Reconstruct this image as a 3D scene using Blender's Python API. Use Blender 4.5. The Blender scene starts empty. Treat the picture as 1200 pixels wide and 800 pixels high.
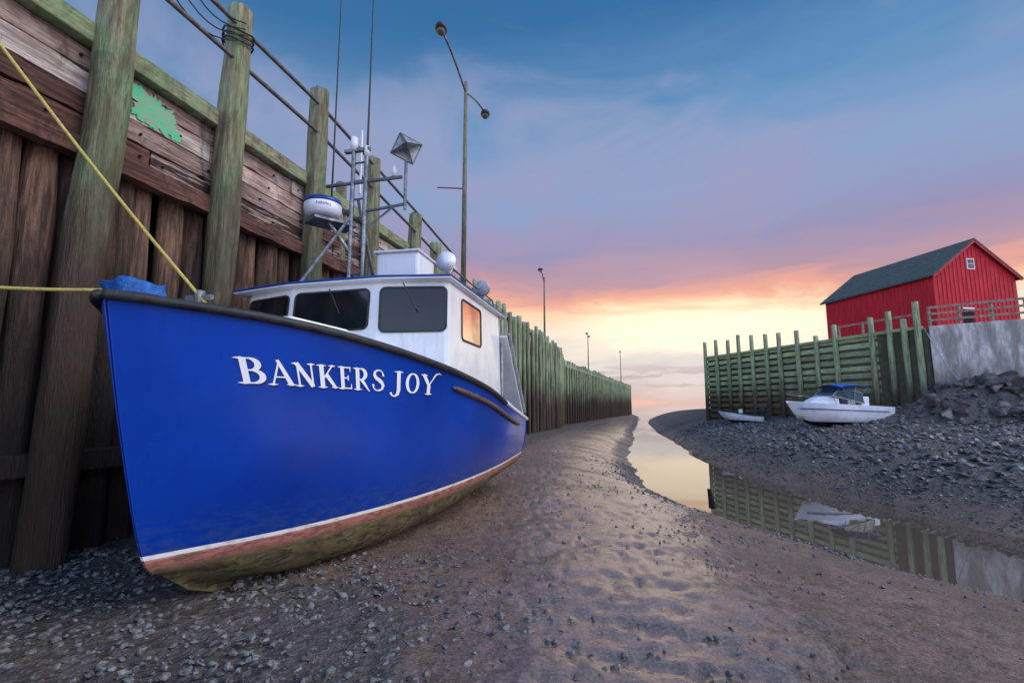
import bpy, bmesh, math, random
from mathutils import Vector, Matrix, noise
random.seed(7)
R=random.random
def U(a,b): return a+(b-a)*random.random()
sc=bpy.context.scene
sc.view_settings.view_transform='Standard'; sc.view_settings.look='None'; sc.view_settings.exposure=0
def lin(r,g,b):
    f=lambda c:(c/255/12.92) if c/255<=.04045 else ((c/255+.055)/1.055)**2.4
    return (f(r),f(g),f(b),1)
# ------------------------------------------------------------ materials
class NT:
    def __init__(s,nt): s.nt=nt
    def n(s,t,**kw):
        nd=s.nt.nodes.new(t)
        for k,v in kw.items(): setattr(nd,k,v)
        return nd
    def l(s,a,b): s.nt.links.new(a,b)
    def put(s,sock,v):
        if hasattr(v,'is_output'): s.l(v,sock)
        else: sock.default_value=v
    def math(s,op,a,b=0.0,clamp=False):
        nd=s.n('ShaderNodeMath',operation=op,use_clamp=clamp); s.put(nd.inputs[0],a); s.put(nd.inputs[1],b); return nd.outputs[0]
    def vm(s,op,a,b):
        nd=s.n('ShaderNodeVectorMath',operation=op); s.put(nd.inputs[0],a); s.put(nd.inputs[1],b)
        return nd.outputs['Value'] if op=='DOT_PRODUCT' else nd.outputs[0]
    def noise(s,vec,scale,detail=4,rough=.55,dist=0):
        nd=s.n('ShaderNodeTexNoise'); s.l(vec,nd.inputs['Vector']); nd.inputs['Scale'].default_value=scale
        nd.inputs['Detail'].default_value=detail; nd.inputs['Roughness'].default_value=rough; nd.inputs['Distortion'].default_value=dist
        return nd.outputs['Fac']
    def mr(s,v,a,b,c=0,d=1,smooth=False):
        nd=s.n('ShaderNodeMapRange',interpolation_type='SMOOTHSTEP' if smooth else 'LINEAR'); s.put(nd.inputs[0],v)
        for i,x in enumerate((a,b,c,d)): s.put(nd.inputs[1+i],x)
        return nd.outputs[0]
    def mix(s,f,a,b,mode='MIX'):
        nd=s.n('ShaderNodeMix',data_type='RGBA',blend_type=mode); s.put(nd.inputs[0],f); s.put(nd.inputs[6],a); s.put(nd.inputs[7],b); return nd.outputs[2]
    def ramp(s,f,stops):
        nd=s.n('ShaderNodeValToRGB'); s.l(f,nd.inputs[0]); e=nd.color_ramp.elements
        while len(e)<len(stops): e.new(.5)
        for i,(p,c) in enumerate(stops): e[i].position=p; e[i].color=c
        return nd.outputs[0]
    def bump(s,h,strength,dist,prev=None):
        nd=s.n('ShaderNodeBump'); s.l(h,nd.inputs['Height']); nd.inputs['Strength'].default_value=strength; nd.inputs['Distance'].default_value=dist
        if prev is not None: s.l(prev,nd.inputs['Normal'])
        return nd.outputs[0]
def newmat(name):
    m=bpy.data.materials.new(name); m.use_nodes=True; N=NT(m.node_tree); b=m.node_tree.nodes['Principled BSDF']
    pos=N.n('ShaderNodeNewGeometry').outputs['Position']
    return m,N,b,pos
def M(name,c1,c2=None,stretch=(1,1,1),ns=4,rough=.7,bump=.3,bd=.01,metal=0,spec=.5,low=None,z0=0,z1=3,lo=.42,hi=.6,coat=0,objvar=0,streak=0,algae=None,lown=2.0,stain=0):
    m,N,b,pos=newmat(name)
    if c2 is None: c2=tuple(x*.75 for x in c1[:3])+(1,)
    v=N.vm('MULTIPLY',pos,stretch)
    f=N.noise(v,ns,6,.62)
    col=N.mix(N.mr(f,lo,hi),c1,c2)
    if algae is not None:
        f6=N.noise(N.vm('MULTIPLY',pos,(2,2,.7)),1.4,5,.65); col=N.mix(N.mr(f6,.46,.62,0,.75),col,algae)
    f2=N.noise(v,ns*5,3,.6)
    col=N.mix(N.mr(f2,.38,.70,0,.65),col,tuple(x*.32 for x in c1[:3])+(1,))
    if streak:
        f5=N.noise(pos,1.3,5,.7); col=N.mix(N.mr(f5,.52,.68,0,streak),col,tuple(min(1,x*1.7+.03) for x in c1[:3])+(1,))
    if stain:
        f7=N.noise(N.vm('MULTIPLY',pos,(2.2,2.2,.9)),1.1,7,.72,.5); col=N.mix(N.mr(f7,.53,.62,0,stain),col,tuple(x*.14 for x in c1[:3])+(1,))
    if low is not None:
        z=N.n('ShaderNodeSeparateXYZ'); N.l(pos,z.inputs[0])
        f3=N.noise(N.vm('MULTIPLY',pos,(1.6,1.6,.5)),.9,5,.65)
        zz=N.math('ADD',z.outputs[2],N.math('MULTIPLY',N.math('SUBTRACT',f3,.5),(z1-z0)*lown))
        col=N.mix(N.mr(zz,z0,z1,smooth=True),N.mix(N.mr(f2,.4,.6,0,.6),low,tuple(x*1.6 for x in low[:3])+(1,)),col)
    if objvar:
        oi=N.n('ShaderNodeObjectInfo').outputs['Random']
        k=N.mr(oi,0,1,1-objvar,1+objvar); cb=N.n('ShaderNodeCombineXYZ')
        for q in range(3): N.l(k,cb.inputs[q])
        col=N.mix(1.0,col,cb.outputs[0],'MULTIPLY')
    N.l(col,b.inputs['Base Color'])
    N.l(N.mr(f,.3,.7,rough-.1,min(1,rough+.12)),b.inputs['Roughness'])
    b.inputs['Metallic'].default_value=metal; b.inputs['Specular IOR Level'].default_value=spec
    b.inputs['Coat Weight'].default_value=coat
    if bump>0:
        N.l(N.bump(N.math('ADD',f,N.math('MULTIPLY',f2,.5)),bump,bd),b.inputs['Normal'])
    return m
VS=(6,6,.45)
m_log=M('pile_wood',lin(148,112,90),lin(74,54,45),VS,3,.62,1,.08,low=lin(34,27,23),z0=1.4,z1=5.3,objvar=.4,lown=1.5,stain=.6)
m_post=M('post_green_wood',lin(160,158,122),lin(112,94,68),VS,2.2,.66,1,.06,low=lin(58,42,30),z0=2.8,z1=6.4,objvar=.1,algae=lin(128,164,112),lown=1.8,stain=.55)
m_post2=M('post_far_wood',lin(168,188,146),lin(122,116,86),VS,2.2,.8,.8,.03,low=lin(66,50,38),z0=1.1,z1=4.6,objvar=.2,lown=1.2)
m_cap=M('cap_beam_wood',lin(160,164,130),lin(120,104,82),(.8,.8,6),3,.75,.8,.03,objvar=.1,algae=lin(128,156,108),stain=.5)
m_pl=[M('plank_pink',lin(206,176,166),lin(140,108,96),(.6,.6,8),2.5,.75,1,.05,objvar=.2,streak=.5,stain=.75),
      M('plank_brown',lin(128,84,70),lin(64,42,36),(.6,.6,8),2.5,.75,1,.05,objvar=.2,streak=.3,stain=.7),
      M('plank_pale',lin(228,212,204),lin(160,138,128),(.6,.6,8),2.0,.75,1,.05,objvar=.12,streak=.4,stain=.75),
      M('plank_dark',lin(70,48,42),lin(196,170,160),(.6,.6,8),2.5,.75,1,.05,lo=.50,hi=.58,objvar=.15,stain=.4)]
m_farwall=M('far_sheathing',lin(162,186,140),lin(116,122,92),(2.5,2.5,.4),1.5,.85,.8,.05,low=lin(60,47,36),z0=1.0,z1=4.4,lown=1.0)
m_rwall=M('green_sheathing',lin(184,206,156),lin(150,152,112),(.7,.7,6),2.0,.85,.8,.03,low=lin(96,80,58),z0=1.2,z1=4.6,objvar=.25,lown=1.2)
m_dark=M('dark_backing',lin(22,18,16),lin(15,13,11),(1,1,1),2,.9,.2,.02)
m_deck=M('deck_boards',lin(110,100,90),lin(90,80,70),(1,1,1),2,.85,.3)
m_metal=M('galvanised_pipe',lin(150,154,158),lin(112,114,118),(1,1,1),6,.4,.1,.005,metal=.6)
m_rust=M('weathered_pipe',lin(120,114,116),lin(96,78,66),(2,2,2),6,.55,.2,.005,metal=.2)
m_black=M('black_rubber',lin(34,34,37),lin(60,60,62),(2,2,2),5,.55,.3,.006)
m_brown=M('rub_plank_wood',lin(128,98,84),lin(70,52,46),(2,2,6),5,.65,.6,.008)
def white():
    m,N,b,pos=newmat('white_gelcoat')
    n=N.noise(pos,1.6,6,.6); n2=N.noise(N.vm('MULTIPLY',pos,(6,6,.7)),1.5,5,.65)
    c=N.mix(N.mr(n,.4,.7),lin(236,238,241),lin(216,218,222))
    c=N.mix(N.mr(n2,.56,.76,0,.45),c,lin(172,164,154))
    N.l(c,b.inputs['Base Color']); b.inputs['Roughness'].default_value=.3; b.inputs['Coat Weight'].default_value=.3
    return m
m_white=white()
m_grey=M('grey_aluminium',lin(190,194,200),lin(160,164,170),(1,1,1),3,.4,.1,.004,metal=.1)
m_bluet=M('blue_trim_paint',lin(24,76,164),lin(16,58,136),(1,1,1),4,.35,.1,.004)
m_tarp=M('blue_tarp',lin(34,112,200),lin(20,80,156),(1,1,1),4,.6,.9,.05)
m_rope=M('yellow_rope',lin(232,212,116),lin(196,174,92),(1,1,1),60,.8,.8,.01)
def flat(name,c,r=.4):
    m,N,b,pos=newmat(name); n=N.noise(pos,9,3); N.l(N.mix(N.mr(n,.4,.7,0,.2),c,tuple(x*.85 for x in c[:3])+(1,)),b.inputs['Base Color']); b.inputs['Roughness'].default_value=r; return m
m_letter=flat('white_lettering',lin(252,252,254))
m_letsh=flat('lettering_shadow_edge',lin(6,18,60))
m_red=M('red_barn_boards',lin(226,38,56),lin(182,28,46),(5,5,.3),2.5,.75,.7,.03)
m_roof=M('dark_shingles',lin(90,102,98),lin(64,74,74),(1,1,3),3,.85,.8,.03)
m_trim=flat('white_trim',lin(225,222,218),.6)
m_conc=M('stained_concrete',lin(230,224,216),lin(158,150,142),(1.5,1.5,.35),1.2,.85,.6,.03,low=lin(108,98,86),z0=1.4,z1=4.2,stain=.25)
m_rock=M('boulder_rock',lin(112,104,104),lin(64,58,60),(1,1,1),2.0,.7,1,.06,objvar=.35)
m_stone=M('bank_stones',lin(126,120,120),lin(72,66,68),(1,1,1),6,.45,.4,.01)
m_peb=M('pebbles',lin(134,132,130),lin(76,70,68),(1,1,1),14,.5,.3,.005,lo=.45,hi=.55)
m_fence=M('fence_wood',lin(180,158,140),lin(136,114,100),(2,2,2),3,.8,.5)
def glass(name,c,rough=.06):
    m,N,b,pos=newmat(name); f=N.noise(pos,1.4,3)
    N.l(N.mix(N.mr(f,.4,.6),c,tuple(x*.5 for x in c[:3])+(1,)),b.inputs['Base Color'])
    b.inputs['Roughness'].default_value=rough; b.inputs['IOR'].default_value=1.5; return m
m_glass=glass('dark_window_glass',(.012,.016,.02,1))
m_glass2=glass('window_glass',(.05,.06,.07,1))
m_glass3=glass('sunset_tint_side_glass',(.95,.60,.45,1)); m_glass3.node_tree.nodes['Principled BSDF'].inputs['Metallic'].default_value=.85  # orange base colour strengthens the sunset reflection in this pane
m_lens=glass('lamp_lens',(.35,.33,.3,1),.2)
def spray():
    m,N,b,pos=newmat('green_spray_paint')
    f=N.noise(N.vm('MULTIPLY',pos,(1,1,4)),4,6,.7)
    N.l(N.mix(N.mr(f,.42,.60),lin(60,196,136),lin(150,160,140)),b.inputs['Base Color']); b.inputs['Roughness'].default_value=.7; return m
m_spray=spray()
def hullmat():
    m,N,b,pos=newmat('painted_hull')
    at=N.n('ShaderNodeAttribute',attribute_name='hv').outputs['Fac']
    nz=N.noise(pos,2.2,6,.65); nz2=N.noise(N.vm('MULTIPLY',pos,(1,1,3)),7,5,.65); nL=N.noise(pos,.7,3,.5)
    blue=N.mix(N.mr(nL,.35,.65),lin(0,66,176),lin(0,52,150))
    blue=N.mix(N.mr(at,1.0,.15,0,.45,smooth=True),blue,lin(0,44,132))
    sc_=N.noise(N.vm('MULTIPLY',pos,(1.5,1.5,16)),3,8,.78)
    blue=N.mix(N.mr(sc_,.62,.76,0,.5),blue,lin(90,130,190))
    sc2=N.noise(N.vm('MULTIPLY',pos,(9,9,.8)),2,6,.7)
    blue=N.mix(N.mr(sc2,.56,.78,0,.5),blue,lin(6,28,84))
    grime=N.math('MULTIPLY',N.mr(at,.40,0,0,.6),N.mr(nz2,.42,.62))
    blue=N.mix(grime,blue,lin(56,78,116))
    white=N.mix(N.mr(nz2,.5,.7),lin(240,238,234),lin(196,180,168))
    red=N.mix(N.mr(nz2,.42,.58),lin(182,112,104),lin(124,84,68))
    green=N.mix(N.mr(nz,.4,.6),lin(112,104,64),lin(84,70,50))
    green=N.mix(N.mr(nz2,.46,.62),green,lin(46,38,30))
    edge=N.math('ADD',at,N.math('MULTIPLY',N.math('SUBTRACT',nz2,.5),.34))
    c=N.mix(N.mr(edge,-.20,-.13),green,red)
    c=N.mix(N.mr(at,-.047,-.042),c,white)
    c=N.mix(N.mr(at,-.004,.0),c,blue)
    N.l(c,b.inputs['Base Color'])
    N.l(N.mr(at,-.06,0,.75,.2),b.inputs['Roughness'])
    low=N.mr(at,-.06,-.05,1,.05)
    h=N.math('MULTIPLY',N.math('ADD',nz2,N.math('MULTIPLY',nz,.8)),low)
    N.l(N.bump(h,.6,.02),b.inputs['Normal'])
    return m
m_hull=hullmat()
def smallhull():
    m,N,b,pos=newmat('motorboat_hull_paint')
    at=N.n('ShaderNodeAttribute',attribute_name='hv').outputs['Fac']
    nz=N.noise(pos,3,5)
    c=N.mix(N.mr(at,-.02,-.01),lin(30,32,38),N.mix(N.mr(nz,.4,.7),lin(240,242,246),lin(222,224,228)))
    N.l(c,b.inputs['Base Color']); b.inputs['Roughness'].default_value=.3; return m
m_shull=smallhull()
def groundmat():
    m,N,b,pos=newmat('wet_mud_and_gravel')
    g=N.n('ShaderNodeAttribute',attribute_name='gravel').outputs['Fac']
    wt=N.n('ShaderNodeAttribute',attribute_name='wet').outputs['Fac']
    n1=N.noise(pos,.55,5,.6); n2=N.noise(pos,6,9,.72,.3); n3=N.noise(pos,30,6,.72); n4=N.noise(pos,.9,7,.66,.6)
    # fine drainage streaks running with the slope toward the stream
    st=N.noise(N.vm('MULTIPLY',pos,(2.6,1.0,1)),3.2,6,.66,.9)
    nb=N.noise(pos,3.5,4,.55,.4); nc=N.noise(pos,19,4,.6)
    mud=N.mix(N.mr(n1,.35,.65),lin(142,114,100),lin(112,90,80))
    mud=N.mix(N.mr(st,.48,.62,0,.6),mud,lin(84,66,58))
    mud=N.mix(N.mr(n2,.47,.62,0,.6),mud,lin(74,57,50))
    mud=N.mix(N.mr(n3,.52,.66,0,.6),mud,lin(172,148,134))
    mud=N.mix(N.mr(n3,.47,.36,0,.8),mud,lin(48,38,34))
    vo=N.n('ShaderNodeTexVoronoi'); N.l(pos,vo.inputs['Vector']); vo.inputs['Scale'].default_value=11
    vo2=N.n('ShaderNodeTexVoronoi'); N.l(pos,vo2.inputs['Vector']); vo2.inputs['Scale'].default_value=34
    hsv=N.n('ShaderNodeSeparateColor'); N.l(vo.outputs['Color'],hsv.inputs[0])
    grav=N.mix(hsv.outputs[0],lin(80,72,69),lin(134,124,119))
    grav=N.mix(N.mr(vo2.outputs['Distance'],.1,.6,0,.6),grav,lin(56,49,46))
    grav=N.mix(N.mr(n2,.45,.65,0,.6),grav,lin(106,88,78))
    gg=N.mr(N.math('ADD',g,N.math('MULTIPLY',N.math('SUBTRACT',n4,.5),.9)),.35,.65)
    N.l(N.mix(gg,mud,grav),b.inputs['Base Color'])
    b.inputs['Roughness'].default_value=.6
    h1=N.bump(n2,.7,.035)
    h2=N.bump(n3,.9,.018,h1)
    hv=N.math('MULTIPLY',N.math('ADD',vo.outputs['Distance'],N.math('MULTIPLY',vo2.outputs['Distance'],.35)),gg)
    N.l(N.bump(hv,.8,.05,h2),b.inputs['Normal'])
    film=N.math('ADD',N.math('MULTIPLY',wt,.60),N.math('ADD',N.math('MULTIPLY',n4,.7),N.math('MULTIPLY',N.math('SUBTRACT',.5,st),.9)))
    fm=N.math('MULTIPLY',N.mr(film,.48,.82,0,1,smooth=True),N.mr(gg,0,1,1,.2))
    N.l(fm,b.inputs['Coat Weight']); b.inputs['Coat IOR'].default_value=1.75
    N.l(N.mr(fm,0,1,.38,.17),b.inputs['Coat Roughness'])
    c1=N.bump(nb,.30,.03); N.l(N.bump(nc,.5,.010,c1),b.inputs['Coat Normal'])
    return m
m_ground=groundmat()
def watermat():
    m,N,b,pos=newmat('still_water')
    n=N.noise(N.vm('MULTIPLY',pos,(1,.5,1)),2.5,3)
    N.put(b.inputs['Base Color'],lin(96,80,70)); b.inputs['Roughness'].default_value=.015; b.inputs['IOR'].default_value=2.6
    N.l(N.bump(n,.02,.03),b.inputs['Normal']); return m
m_water=watermat()
# ------------------------------------------------------------ objects
WL={}
def reg(o,parent,c):
    sc.collection.objects.link(o)
    if parent is not None:
        o.parent=parent; o.location=Vector(c)-WL[parent.name]
    else: o.location=c
    WL[o.name]=Vector(c)
def tag(o,label=None,cat=None,group=None,kind=None):
    if label:o['label']=label
    if cat:o['category']=cat
    if group:o['group']=group
    if kind:o['kind']=kind
    return o
def empty(name,loc,label,cat,group=None):
    o=bpy.data.objects.new(name,None); o.empty_display_size=.3; reg(o,None,loc); return tag(o,label,cat,group)
def mk(name,vs,fs,mat,parent=None,smooth=False,bevel=0,attrs=None):
    n=len(vs); c=Vector((sum(v[0] for v in vs)/n,sum(v[1] for v in vs)/n,min(v[2] for v in vs)))
    me=bpy.data.meshes.new(name); me.from_pydata([(v[0]-c.x,v[1]-c.y,v[2]-c.z) for v in vs],[],fs)
    if attrs:
        for k,a in attrs.items():
            at=me.attributes.new(k,'FLOAT','POINT'); at.data.foreach_set('value',a)
    me.validate(); me.update()
    me.materials.append(mat)
    if smooth:
        me.polygons.foreach_set('use_smooth',[True]*len(me.polygons))
    o=bpy.data.objects.new(name,me); reg(o,parent,c)
    if bevel:
        bv=o.modifiers.new('bevel','BEVEL'); bv.width=bevel; bv.segments=2; bv.limit_method='ANGLE'; bv.angle_limit=.7
    return o
def boxg(p0,p1,w,h,up=(0,0,1)):
    p0=Vector(p0);p1=Vector(p1); d=(p1-p0).normalized(); up=Vector(up)
    if abs(d.dot(up))>.99: up=Vector((0,1,0))
    s=d.cross(up).normalized()*w/2; u=s.cross(d).normalized()*h/2
    vs=[p+a*s+b*u for p in (p0,p1) for a,b in ((-1,-1),(1,-1),(1,1),(-1,1))]
    return vs,[(3,2,1,0),(4,5,6,7),(0,1,5,4),(1,2,6,5),(2,3,7,6),(3,0,4,7)]
def merge(*gs):
    V=[];F=[]
    for vs,fs in gs:
        o=len(V); V+=[Vector(v) for v in vs]; F+=[tuple(i+o for i in f) for f in fs]
    return V,F
def tube(pts,r,n=8,closed=False,cap=True):
    pts=[Vector(p) for p in pts]; V=[];F=[];m=len(pts)
    for i,p in enumerate(pts):
        a=pts[i-1] if (i>0 or closed) else p; b=pts[(i+1)%m] if (i<m-1 or closed) else p
        d=(b-a).normalized(); up=Vector((0,0,1)) if abs(d.z)<.95 else Vector((0,1,0))
        s=d.cross(up).normalized(); u=s.cross(d)
        rr=r[i] if isinstance(r,(list,tuple)) else r
        for k in range(n):
            t=2*math.pi*k/n; V.append(p+(s*math.cos(t)+u*math.sin(t))*rr)
    for i in range(m if closed else m-1):
        j=(i+1)%m
        for k in range(n):
            F.append((i*n+k,i*n+(k+1)%n,j*n+(k+1)%n,j*n+k))
    if cap and not closed:
        F.append(tuple(range(n-1,-1,-1))); F.append(tuple((m-1)*n+k for k in range(n)))
    return V,F
def log(p0,p1,r0,r1,seg=14,n=14,wob=.04):
    p0=Vector(p0);p1=Vector(p1); V=[];F=[]; sd=U(0,100)
    for i in range(seg+1):
        f=i/seg; p=p0.lerp(p1,f); r=r0+(r1-r0)*f
        for k in range(n):
            t=2*math.pi*k/n
            q=r*(1+wob*2.2*noise.noise(Vector((math.cos(t)*1.2+sd,math.sin(t)*1.2,p.z*.6+sd)))+wob*.7*noise.noise(Vector((math.cos(t)*4+sd,math.sin(t)*4,p.z*.5+sd))))
            V.append(p+Vector((math.cos(t)*q+.03*noise.noise(Vector((sd,0,p.z*.5))),math.sin(t)*q,U(-.03,.03) if i==seg else 0)))
    for i in range(seg):
        for k in range(n): F.append((i*n+k,i*n+(k+1)%n,(i+1)*n+(k+1)%n,(i+1)*n+k))
    F.append(tuple(seg*n+k for k in range(n)))
    return V,F
def prism(poly,z0,z1):
    n=len(poly); V=[(x,y,z0) for x,y in poly]+[(x,y,z1) for x,y in poly]
    F=[tuple(range(n-1,-1,-1)),tuple(range(n,2*n))]+[(i,(i+1)%n,n+(i+1)%n,n+i) for i in range(n)]
    return V,F
def uvs(c,r,nu=16,nv=10,sc3=(1,1,1),zmin=-1):
    V=[];F=[]; c=Vector(c)
    for j in range(nv+1):
        ph=-math.pi/2+math.pi*j/nv
        for i in range(nu):
            t=2*math.pi*i/nu; V.append(c+Vector((math.cos(t)*math.cos(ph)*sc3[0],math.sin(t)*math.cos(ph)*sc3[1],max(zmin,math.sin(ph))*sc3[2]))*r)
    for j in range(nv):
        for i in range(nu): F.append((j*nu+i,j*nu+(i+1)%nu,(j+1)*nu+(i+1)%nu,(j+1)*nu+i))
    return V,F
def interp(tab,x):
    if x<=tab[0][0]: return tab[0][1]
    if x>=tab[-1][0]: return tab[-1][1]
    n=len(tab)
    for i in range(n-1):
        if x<=tab[i+1][0]:
            x0,y0=tab[i];x1,y1=tab[i+1];h=x1-x0;t=(x-x0)/h; d=(y1-y0)/h
            def tan(k):
                if k==0 or k==n-1: return None
                a=(tab[k][1]-tab[k-1][1])/(tab[k][0]-tab[k-1][0]); b=(tab[k+1][1]-tab[k][1])/(tab[k+1][0]-tab[k][0])
                return 0 if a*b<=0 else 2*a*b/(a+b)
            m0=tan(i);m1=tan(i+1)
            if m0 is None:m0=1.5*d-.5*m1 if m1 is not None else d
            if m1 is None:m1=1.5*d-.5*m0
            return (2*t**3-3*t*t+1)*y0+(t**3-2*t*t+t)*h*m0+(-2*t**3+3*t*t)*y1+(t**3-t*t)*h*m1
def sst(a,b,x):
    t=max(0,min(1,(x-a)/(b-a))); return t*t*(3-2*t)
# ------------------------------------------------------------ terrain
ZW=-1.6
LT=[(-30,45),(0,17),(5,10.8),(8.4,8.0),(10.8,6.9),(13.75,5.9),(16,5.35),(18.2,5.1),(25.6,6.2),(40,9.7),(56,13.9),(100,26),(135,34)]
RT=[(-30,50),(0,22),(5,16.3),(8.65,13.6),(11.4,12.4),(14.8,11.8),(18.2,11.3),(20.9,10.8),(25.6,10.7),(38.9,13.2),(61.6,17.8),(100,28.5),(135,46)]
def shn(y,s):
    return (.26*noise.noise(Vector((y*.38,s,0)))+.16*noise.noise(Vector((y*1.1,s,5)))+.08*noise.noise(Vector((y*3.1,s,9))))*sst(2,7,y)*(1+.01*y)
def Lf(y): return interp(LT,y)+shn(y,1.7)
def Rf(y): return interp(RT,y)+shn(y,8.3)
def segd(px,py,ax,ay,bx,by):
    dx,dy=bx-ax,by-ay; t=max(0,min(1,((px-ax)*dx+(py-ay)*dy)/(dx*dx+dy*dy))); return math.hypot(px-ax-t*dx,py-ay-t*dy)
def zt(x,y,l=None,r=None):
    if l is None: l=Lf(y); r=Rf(y)
    if x<l:
        d=l-x; g=1-.62*sst(24,70,y)-.25*sst(70,130,y)
        z=ZW+1.28*g*(1-math.exp(-d/(2.4+1.4*sst(16,9,y))))
        z-=3*sst(136,150,y)
    elif x>r:
        d=x-r; z=ZW+2.2*(1-math.exp(-d/4.2))
        dd=min(segd(x,y,26.5,29.2,36,20),segd(x,y,36,20,60,8))
        z+=2.3*sst(7.0,1.0,dd)*sst(31,27,y)
        z-=4*sst(100,140,y)
    else:
        w=(r-l)/2; q=1-abs(x-(l+r)/2)/w; z=ZW-.5*min(1,q*1.5)
        z-=1.5*sst(120,150,y)
    return z
def axis(a,b,s0,k):
    out=[0.0]; x=0
    while x<b: x+=s0+k*x; out.append(x)
    neg=[]; x=0
    while x>a: x-=s0+k*abs(x); neg.append(x)
    return neg[::-1]+out
xs=axis(-300,900,.045,.014); ys=[-40,-30,-20,-12,-7,-4,-2,-1,0,.6]; y=1.0
while y<900: ys.append(y); y+=.03+.0125*y
prints=[]
for (x0,y0,dx,dy,n_) in ((.6,2.2,.25,.97,26),(2.2,2.4,.05,1,20),(1.6,3.2,-.15,.98,16),(3.4,3.0,.3,.95,18),(-.3,2.6,.5,.86,20)):
    for k in range(n_):
        sd_=(1 if k%2 else -1)*.12; px=x0+dx*.62*k+dy*sd_+U(-.06,.06)+.25*math.sin(k*.5); py=y0+dy*.62*k-dx*sd_+U(-.05,.05)
        prints.append((px,py,math.atan2(dy,dx)+U(-.25,.25)))
cell={}
for p in prints: cell.setdefault((int(p[0]//1),int(p[1]//1)),[]).append(p)
def dent(x,y):
    z=0
    for i in (-1,0,1):
        for j in (-1,0,1):
            for (px,py,a) in cell.get((int(x//1)+i,int(y//1)+j),()):
                dx,dy=x-px,y-py; c,s=math.cos(a),math.sin(a); u=(dx*c+dy*s)/.15; v=(-dx*s+dy*c)/.06; d=u*u+v*v
                if d<6: z+=-.03*math.exp(-d)+.012*math.exp(-(math.sqrt(d)-1.5)**2*4)
    return z
V=[];G=[];WT=[]
for y in ys:
    l=Lf(y); r=Rf(y); wc=.25+.2*y if y<40 else 8.25
    for x in xs:
        z=zt(x,y,l,r); g=0
        inside=l<x<r
        if y<90 and abs(x)<70:
            v=Vector((x,y,0)); amp=.2 if inside else 1
            edge=min(1,min(abs(x-l),abs(x-r))/1.5+.25)
            z+=edge*amp*(.045*noise.noise(v*.45)+.02*noise.noise(v*1.3+Vector((9,0,0)))+(.014*noise.noise(v*3.1)+.016*noise.noise(v*7.1)+.013*noise.noise(v*16) if y<30 else 0))
            if not inside and x>r: z+=.06*noise.noise(v*2.7)
            if not inside and y<16 and x<r:
                z+=dent(x,y)
                c=noise.noise(v*3.9+Vector((4,7,1))); z-=.022*sst(.28,.42,c)
                rl=abs(noise.noise(Vector((x*.45,y*1.1,3.3)))); z-=.03*sst(.06,.0,rl)*sst(-.5,1.5,x)
        if x>r: g=sst(0,2.2,x-r)*.9+.1
        else:
            wl=.2537*y-7.3
            g=max(sst(3.2,.8,x-wl), sst(.2,-1.4,x+.25*(y-3.5))*sst(7,4.5,y), .65*sst(1.8,.4,abs(x-l)), .5*sst(4.5,7,x)*sst(9,5,y))
            if y>26: g=max(g,.35)
        V.append((x,y,z)); G.append(g); WT.append(math.exp(-((x-wc)/(1.2+.1*y))**2) if y>1 else 0)
nx=len(xs); F=[(j*nx+i,j*nx+i+1,(j+1)*nx+i+1,(j+1)*nx+i) for j in range(len(ys)-1) for i in range(nx-1)]
tag(mk('ground',V,F,m_ground,smooth=True,attrs={'gravel':G,'wet':WT}),'wet brown mud and gravel harbour bed at low tide',kind='structure')
tag(mk('water',[(-2500,-40,ZW),(3500,-40,ZW),(3500,4000,ZW),(-2500,4000,ZW)],[(0,1,2,3)],m_water),'still shallow water left in the tidal channel and open sea',kind='structure')
# ------------------------------------------------------------ stones
def hullvar(npt,flat=.6,yy=(.65,.9)):
    bm=bmesh.new()
    for _ in range(npt):
        v=Vector((random.gauss(0,1),random.gauss(0,1),random.gauss(0,1))).normalized(); bm.verts.new((v.x*U(.8,1.1),v.y*U(*yy),v.z*flat))
    r=bmesh.ops.convex_hull(bm,input=bm.verts)
    bmesh.ops.delete(bm,geom=[v for v in bm.verts if not v.link_faces],context='VERTS')
    bm.verts.index_update(); vs=[v.co.copy() for v in bm.verts]; fs=[tuple(v.index for v in f.verts) for f in bm.faces]; bm.free(); return vs,fs
var=[hullvar(15) for _ in range(12)]
varf=[hullvar(13,.32) for _ in range(10)]
def scatter(name,fn,count,mat,label,vr=var):
    V=[];F=[]
    for _ in range(count):
        r=fn()
        if r is None: continue
        x,y,s=r; vs,fs=random.choice(vr); a=U(0,6.28); c,sn=math.cos(a)*s,math.sin(a)*s; z=zt(x,y)+s*.15; tx,ty=U(-.3,.3),U(-.3,.3); o=len(V)
        V+=[(x+v.x*c-v.y*sn,y+v.x*sn+v.y*c,z+v.z*s+tx*v.x*s+ty*v.y*s) for v in vs]; F+=[tuple(i+o for i in f) for f in fs]
    return tag(mk(name,V,F,mat),label,kind='stuff')
def f1():
    y=1.6+5.2*R()**1.2; x=U(-6.2,1.6)-.1*y
    d=sst(1.9,-2.0,x+.25*(y-3))
    if R()>d**1.6*.85+.03: return None
    return x,y,.008+.05*R()**3.6
scatter('pebbles',f1,17000,m_peb,'grey pebbles strewn over the mud beside the hull',var+varf)
def f2():
    y=1.5+22*R()**1.3; x=U(-6,Lf(y)-.1)
    if noise.noise(Vector((x*.6,y*.6,2)))<U(-.4,.3): return None
    return x,y,.006+.036*R()**5
scatter('gravel',f2,18000,m_stone,'small stones embedded in wet mud')
def f3():
    y=8+38*R()**1.3; r=Rf(y); d=.1+14*R()**1.2; x=r+d
    if x>.9*25.4 and y>28: return None
    s=.03+.2*R()**3*sst(0,3,d)+.02
    return x,y,s
scatter('stones',f3,12000,m_stone,'flat loose grey stones covering the sloping bank',var+varf+varf)
def f4():
    y=U(5,24); x=Lf(y)-abs(random.gauss(0,.7)); return x,y,.01+.045*R()**2
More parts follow.
